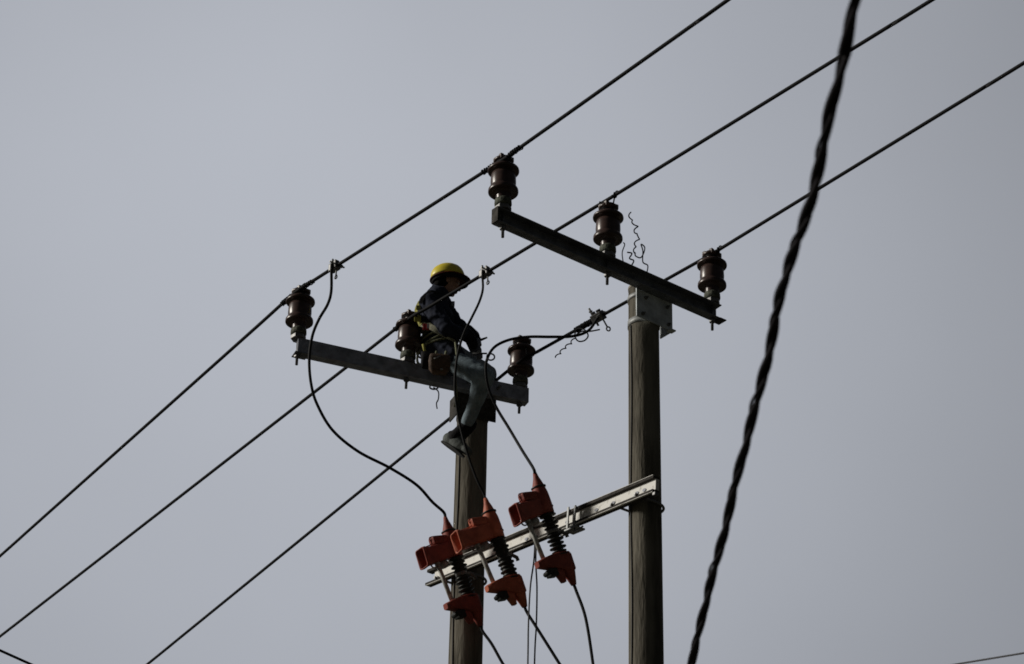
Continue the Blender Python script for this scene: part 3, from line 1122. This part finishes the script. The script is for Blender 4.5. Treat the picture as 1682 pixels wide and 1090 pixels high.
man = thing('person', V((pel.x, pel.y, ZA + .06)), 'lineman in yellow helmet and dark jacket straddling the crossarm, working with gloved hands', 'person')


def torso(bm, k=1.0):
    for c, rf, rs_, rz in ((pel, .105, .165, .10), (waist, .098, .148, .10), (waist.lerp(chest, .5), .105, .16, .10), (chest, .115, .18, .13), (nbase.lerp(chest, .35), .095, .17, .085)):
        ellip(bm, c, tfw, tsd, tax, rf * k, rs_ * k, rz * k)


def fingers(bm, wrist, palm, dirv, upv, sidev, s_=1.0, grow=0.0):
    """palm with four bent fingers and a thumb closing on what is held"""
    ellip(bm, wrist.lerp(palm, .62), dirv, sidev, upv, .048 + grow, .042 + grow, .018 + grow)
    capsule(bm, wrist, palm, .024 + grow, .02 + grow)
    for i, (off, ln) in enumerate(((-.030, .80), (-.010, .92), (.011, .86), (.030, .68))):
        r_ = .0085 + grow
        k0 = palm + sidev * off * s_ + dirv * .012
        k1 = k0 + (dirv * .75 - upv * .55).normalized() * .036 * ln
        k2 = k1 + (dirv * .05 - upv * 1.0).normalized() * .026 * ln
        k3 = k2 + (-dirv * .7 - upv * .6).normalized() * .020 * ln
        chain(bm, [k0 - dirv * .02, k0, k1, k2, k3], [r_ * 1.1, r_ * 1.05, r_, r_ * .93, r_ * .8])
    th0 = wrist.lerp(palm, .45) - sidev * .030 * s_
    th1 = th0 + (dirv * .6 - sidev * .6 * s_ - upv * .5).normalized() * .036
    th2 = th1 + (dirv * .7 - upv * .8 + sidev * .2 * s_).normalized() * .028
    chain(bm, [th0, th1, th2], [.013 + grow, .0105 + grow, .009 + grow])


handdirN = (PX(782, 562, 18.24) - wrN).normalized()
handdirF = (PX(789, 560, 18.38) - wrF).normalized()
palmN = wrN + handdirN * .075
palmF = wrF + handdirF * .075


def handframe(d):
    side_ = V((0, 1, 0)); side_ = (side_ - d * side_.dot(d)).normalized()
    up_ = d.cross(side_).normalized()
    if up_.z < 0:
        up_ = -up_
    return up_, side_


upN, sdN = handframe(handdirN)
upF, sdF = handframe(handdirF)

bm = bmesh.new()
torso(bm, .9)
chain(bm, [nbase, head - hu * .04 - hf * .02], [.06, .052])
ellip(bm, head + hu * .015 - hf * .012, hf, hs, hu, .098, .076, .105)            # skull
ellip(bm, head - hu * .055 + hf * .030, hf, hs, hu, .058, .056, .062)           # jaw
ellip(bm, head - hu * .095 + hf * .062, hf, hs, hu, .020, .022, .018, 10)       # chin
capsule(bm, head + hf * .084 + hu * .004, head + hf * .104 - hu * .032, .009, .014)   # nose
ellip(bm, head + hf * .086 - hu * .062, hf, hs, hu, .012, .024, .008, 10)       # lips
ellip(bm, head + hf * .078 + hu * .020, hf, hs, hu, .014, .050, .010, 10)       # brow
for sg in (-1, 1):
    ellip(bm, head + hs * sg * .078 - hf * .005 - hu * .012, hf, hs, hu, .019, .009, .031, 10)   # ears
    ellip(bm, head + hs * sg * .045 + hf * .062 - hu * .02, hf, hs, hu, .024, .02, .022, 10)     # cheeks
chain(bm, [shN, elN, wrN], [.055, .042, .028]); chain(bm, [shF, elF, wrF], [.055, .042, .028])
capsule(bm, shN, chest, .055, .07); capsule(bm, shF, chest, .055, .07)
chain(bm, [hiN, knN, anN], [.082, .055, .038]); chain(bm, [hiF, knF, anF], [.082, .055, .038])
chain(bm, [anN, heN.lerp(toN, .3), toN.lerp(heN, .2)], [.032, .026, .020]); chain(bm, [anF, heF.lerp(toF, .3), toF.lerp(heF, .2)], [.032, .026, .020])
fingers(bm, wrN, palmN, handdirN, upN, sdN, 1.0, -.001)
fingers(bm, wrF, palmF, handdirF, upF, sdF, -1.0, -.001)
body = fuse('body', bm, 'skin', man, .0055, 2)
for sg in (-1, 1):
    bm = bmesh.new()
    ellip(bm, head + hs * sg * .031 + hf * .079 + hu * .002, hf, hs, hu, .012, .013, .010, 12)
    link('eye', bm, 'eye', man)
# hair below the helmet
bm = bmesh.new()
ellip(bm, head + hu * .010 - hf * .030, hf, hs, hu, .090, .083, .098)
ellip(bm, head - hu * .045 - hf * .060, hf, hs, hu, .045, .062, .045)
fuse('hair', bm, 'hair', man, .007, 3, .001, 60)
# jacket
bm = bmesh.new()
torso(bm, 1.12)
ellip(bm, waist.lerp(pel, .75) - tax * .0, tfw, tsd, tax, .158, .212, .12)
ellip(bm, chest.lerp(waist, .35) + tfw * .015, tfw, tsd, tax, .148, .190, .13)
capsule(bm, waist.lerp(hiN, .6), hiN.lerp(knN, .27) + V((0, 0, -.005)), .138, .120)
chain(bm, [nbase - tax * .01, nbase + tax * .035 + tfw * .012], [.082, .068])
chain(bm, [shN, shN.lerp(elN, .5), elN, elN.lerp(wrN, .5), wrN], [.080, .074, .064, .058, .045])
chain(bm, [shF, elF, wrF], [.070, .055, .037])
capsule(bm, shN, chest, .07, .09); capsule(bm, shF, chest, .07, .09); capsule(bm, shN, nbase, .066, .07); capsule(bm, shF, nbase, .066, .07)
jacket = fuse('jacket', bm, 'navy', man, .008, 3, .009, 13)
# trousers
bm = bmesh.new()
ellip(bm, pel - tax * .03, tfw, tsd, tax, .118, .178, .095)
chain(bm, [hiN, hiN.lerp(knN, .5), knN, knN.lerp(anN, .4), knN.lerp(anN, .88)], [.100, .094, .082, .062, .052])
chain(bm, [hiF, hiF.lerp(knF, .5), knF, knF.lerp(anF, .4), anF.lerp(knF, .08)], [.095, .082, .066, .060, .050])
fuse('trousers', bm, 'jean', man, .008, 4, .008, 9)


def shoe(an, he, to, label=None):
    fd = (to - he).normalized()
    up_ = ((an - (he + to) / 2) - fd * (an - (he + to) / 2).dot(fd)).normalized()
    sd = fd.cross(up_)
    bm = bmesh.new()
    ellip(bm, he + fd * .05, fd, sd, up_, .070, .046, .058)
    ellip(bm, he.lerp(to, .5), fd, sd, up_, .115, .052, .054)
    ellip(bm, to - fd * .03, fd, sd, up_, .060, .046, .033)
    ellip(bm, he.lerp(to, .35) + up_ * .03, fd, sd, up_, .085, .050, .055)
    s_ = fuse('shoe', bm, 'shoe', man, .007, 3, .001, 20)
    bm = bmesh.new()
    chain(bm, [an + up_ * .045, an + up_ * .01, he + fd * .075 + up_ * .03], [.057, .060, .062])
    ellip(bm, he + fd * .06 + up_ * .035, fd, sd, up_, .070, .052, .04)
    fuse('boot_collar', bm, 'black', man, .007, 2)
    bm = bmesh.new()
    secs = []
    for z_ in (-.060, -.046):
        ring = []
        for k in range(20):
            a_ = 2 * PI * k / 20
            ring.append(he.lerp(to, .5) + fd * math.cos(a_) * .135 + sd * math.sin(a_) * (.040 if math.cos(a_) > 0 else .034) + up_ * z_)
        secs.append(ring)
    loft(bm, secs)
    link('sole', bm, 'sole', s_)


shoe(anN, heN, toN)
shoe(anF, heF, toF)
# gloves
for d_, wr, pm, up_, sd_, sg in ((handdirN, wrN, palmN, upN, sdN, 1.0), (handdirF, wrF, palmF, upF, sdF, -1.0)):
    bm = bmesh.new()
    fingers(bm, wr, pm, d_, up_, sd_, sg, .009)
    capsule(bm, wr - d_ * .045, wr + d_ * .03, .062, .052)
    fuse('glove', bm, 'black', man, .004, 1)
# helmet
bm = bmesh.new()
hc = head + hu * .030 - hf * .010
hf2 = (EH * math.cos(R(7)) + V((0, 0, 1)) * math.sin(R(7))).normalized()     # pushed back on his head
hu2 = hf2.cross(hs).normalized()
hc = head + hu * .036 - hf * .012
mh = frame(hc, hf2, hs, hu2)
secs = []
for z_, k_ in ((-.002, 1.0), (.02, .99), (.045, .955), (.07, .88), (.09, .77), (.107, .60), (.118, .38), (.122, .15)):
    secs.append([(.140 * k_ * math.cos(a), .118 * k_ * math.sin(a), z_) for a in [2 * PI * j / 28 for j in range(28)]])
loft(bm, secs, mh)
for yy in (-.022, 0, .022):       # crown ridges
    tube(bm, [mh @ V((x_, yy, .1235 * math.sqrt(max(0, 1 - (x_ / .142) ** 2)) * .99)) for x_ in [(-.10 + .2 * j / 10) for j in range(11)]], .005, 6)
hel = link('helmet', bm, 'yellow', man)
bm = bmesh.new()
secs = []
for z0_, ex in ((-.004, 0), (-.011, 0)):
    secs.append([((.140 + (.036 * max(0, math.cos(a)) ** 1.3) + .008) * math.cos(a), (.126) * math.sin(a), z0_ - .020 * max(0, math.cos(a)) ** 2) for a in [2 * PI * j / 32 for j in range(32)]])
loft(bm, secs, mh)
link('brim', bm, 'rust', hel)
bm = bmesh.new()       # black skirt under the brim: shade of its underside put into the colour
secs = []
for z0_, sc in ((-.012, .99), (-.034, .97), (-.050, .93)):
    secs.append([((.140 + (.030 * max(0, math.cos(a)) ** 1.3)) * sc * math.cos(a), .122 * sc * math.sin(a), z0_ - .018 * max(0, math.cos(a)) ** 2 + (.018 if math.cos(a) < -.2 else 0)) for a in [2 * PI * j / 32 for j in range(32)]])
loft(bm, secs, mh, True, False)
link('brim_shade', bm, 'black', hel)


# ---- harness, belt, ropes
def hoop(c, ax, fw_, sd_, rf, rs_, r, wob=0.0, a0=0.0, a1=2 * PI, tilt=0.0, n=40):
    pts = []
    for k in range(n + 1):
        a = a0 + (a1 - a0) * k / n
        pts.append(c + fw_ * math.cos(a) * rf + sd_ * math.sin(a) * rs_ + ax * (tilt * math.cos(a) + wob * math.sin(3 * a + rf * 90)))
    return pts


def ribbon(bm, pts, c, w, th=.004):
    """flat strap: pts along, normal away from c-axis point"""
    prev = None
    secs = []
    for i, p in enumerate(pts):
        d = (pts[min(i + 1, len(pts) - 1)] - pts[max(i - 1, 0)]).normalized()
        nn_ = (p - c); nn_ = (nn_ - d * nn_.dot(d)).normalized()
        s1 = d.cross(nn_)
        secs.append([p + s1 * w / 2, p + s1 * w / 2 + nn_ * th, p - s1 * w / 2 + nn_ * th, p - s1 * w / 2])
    loft(bm, secs, smooth=False)


bm = bmesh.new()
ribbon(bm, hoop(waist - tax * .02, tax, tfw, tsd, .140, .206, 0, tilt=-.02), waist - tax * .02, .05)
link('waist_belt', bm, 'olive', man)
bm = bmesh.new()       # slanting khaki strap from the back over the near side to the front
pts = crom([PX(692, 532, 18.17), PX(708, 537, 18.12), PX(722, 545, 18.11), PX(738, 553, 18.14), PX(748, 558, 18.22)], 5)
ribbon(bm, pts, waist + tsd * .1, .045)
link('chest_strap', bm, 'olive', man, label='khaki strap slanting across the lower torso')
bm = bmesh.new()
pts = crom([PX(690, 494, 18.22), PX(684, 508, 18.19), PX(686, 521, 18.17), PX(691, 534, 18.14)], 5)
ribbon(bm, pts, chest + tfw * .02, .032)
link('shoulder_strap', bm, 'lime', man, label='yellow-green harness strap at the back')
bm = bmesh.new()
for c__, r_ in ((PX(686, 523, 18.14), .026), (PX(687, 505, 18.17), .018)):
    box(bm, (-r_, -.008, -r_), (r_, .008, r_), frame(c__, V((1, 0, 0)), V((0, 1, 0)), V((0, 0, 1))), .004)
link('harness_buckle', bm, 'lime', man)
bm = bmesh.new()
box(bm, (-.030, -.010, -.026), (.020, .004, .026), frame(PX(701, 537, 18.09), V((1, 0, 0)), V((0, 1, 0)), V((0, 0, 1))), .003)
tg = link('harness_tag', bm, 'tag', man, label='red label on the harness strap')
bm = bmesh.new()
box(bm, (-.004, -.014, -.022), (.014, -.0105, .018), frame(PX(702, 536, 18.09), V((1, 0, 0)), V((0, 1, 0)), V((0, 0, 1))))
link('tag_patch', bm, 'tagw', tg)
# shoulder/chest webbing following the jacket
bm = bmesh.new()
pts = crom([PX(690, 498, 18.14), PX(698, 485, 18.13), PX(710, 478, 18.18), PX(722, 484, 18.24)], 5)
ribbon(bm, pts, chest, .03)
link('shoulder_strap', bm, 'black', man)
bm = bmesh.new()
box(bm, (-.014, -.010, -.022), (.014, .010, .022), frame(PX(744, 499, 18.36), V((1, 0, 0)), V((0, 1, 0)), V((0, 0, 1))), .004)
link('chest_ring', bm, 'steelb', man)
# rope coils round the hips
for k, (dz, rf, rs_, tl) in enumerate(((-.085, .168, .232, .03), (-.120, .172, .240, .055), (-.160, .175, .244, .02), (-.040, .150, .215, .015))):
    bm = bmesh.new()
    tube(bm, hoop(waist + tax * dz, tax, tfw, tsd, rf, rs_, 0, .008, tilt=tl), .0085, 8)
    link('rope_loop', bm, 'rope', man)
# tool pouch with tools
bm = bmesh.new()
mp_ = frame(PX(722, 597, 18.06), EH, hs, V((0, 0, 1)))
loft(bm, [[(x_, y_, z_) for x_, y_ in rrect(0, 0, w_, d__, .025)] for z_, w_, d__ in ((-.09, .11, .05), (-.05, .16, .08), (.03, .17, .09), (.065, .16, .08))], mp_)
tp = link('tool_pouch', bm, 'brown', man)
bm = bmesh.new()
for dx, h_ in ((-.04, .10), (.0, .085), (.035, .11)):
    tube(bm, [mp_ @ V((dx, -.01, .03)), mp_ @ V((dx + .012, -.012, h_))], .010, 8)
link('tool_handle', bm, 'rope', tp)
bm = bmesh.new()
tube(bm, [mp_ @ V((-.05, -.045, .01)), mp_ @ V((.0, -.045, .045))], .006, 6)
tube(bm, [mp_ @ V((.0, -.045, -.075)), mp_ @ V((.02, -.045, -.07))], .008, 6)
link('pouch_clip', bm, 'steelb', tp)

mp2 = frame(PX(701, 589, 18.14), EH, hs, V((0, 0, 1)))
bm = bmesh.new()
loft(bm, [[(x_, y_, z_) for x_, y_ in rrect(0, 0, w_, d__, .02)] for z_, w_, d__ in ((-.08, .07, .05), (-.04, .09, .06), (.05, .09, .06))], mp2)
tp2 = link('tool_pouch', bm, 'black', man, label='small black pouch at the back of the belt')
bm = bmesh.new()
tube(bm, [mp2 @ V((-.01, 0, .04)), mp2 @ V((-.035, -.01, .12))], .011, 8)
link('tool_handle', bm, 'lime', tp2)
# loose end of the work rope hanging from the belt
bm = bmesh.new()
tube(bm, crom([PX(748, 562, 18.14), PX(750, 585, 18.05), PX(748, 620, 18.03), PX(750, 650, 18.05), PX(747, 668, 18.06)], 6), .009, 8)
link('rope_tail', bm, 'rope', man)

# what he holds: a ratchet/wire cutter, a thing of its own
tc_ = (palmN + palmF) / 2 - upN * .035
tool = thing('hand_tool', tc_, 'dark ratchet cutter gripped in the lineman\'s black gloves', 'tool')
bm = bmesh.new()
mt = frame(tc_, V((.92, 0, .39)), V((0, 1, 0)), V((-.39, 0, .92)))
box(bm, (-.045, -.035, -.105), (.040, .035, .018), mt, .012)
box(bm, (-.02, -.03, -.15), (.03, .03, -.10), mt, .010)
lathe(bm, [(.030, -.02), (.034, -.014), (.034, .014), (.030, .02)], mt @ Matrix.Translation((.03, 0, -.01)) @ Matrix.Rotation(R(90), 4, 'X'), 18)
link('tool_head', bm, 'armd', tool)
bm = bmesh.new()
tube(bm, [mt @ V((.04, 0, .0)), mt @ V((.085, 0, .0)), mt @ V((.125, -.0, .002))], [.014, .010, .007], 8)
tube(bm, [mt @ V((.03, .09, -.005)), mt @ V((.0, -.09, -.005))], .012, 8)
tube(bm, crom([mt @ V((-.01, 0, -.02)), mt @ V((.0, -.02, -.07)), mt @ V((-.01, -.02, -.12))], 4), .014, 8)
link('tool_handle', bm, 'black', tool)
bm = bmesh.new()
box(bm, (-.055, -.035, -.015), (-.03, -.018, .018), mt, .004)
box(bm, (-.01, -.037, -.12), (.03, -.022, -.10), mt, .004)
link('tool_ferrule', bm, 'steelb', tool)
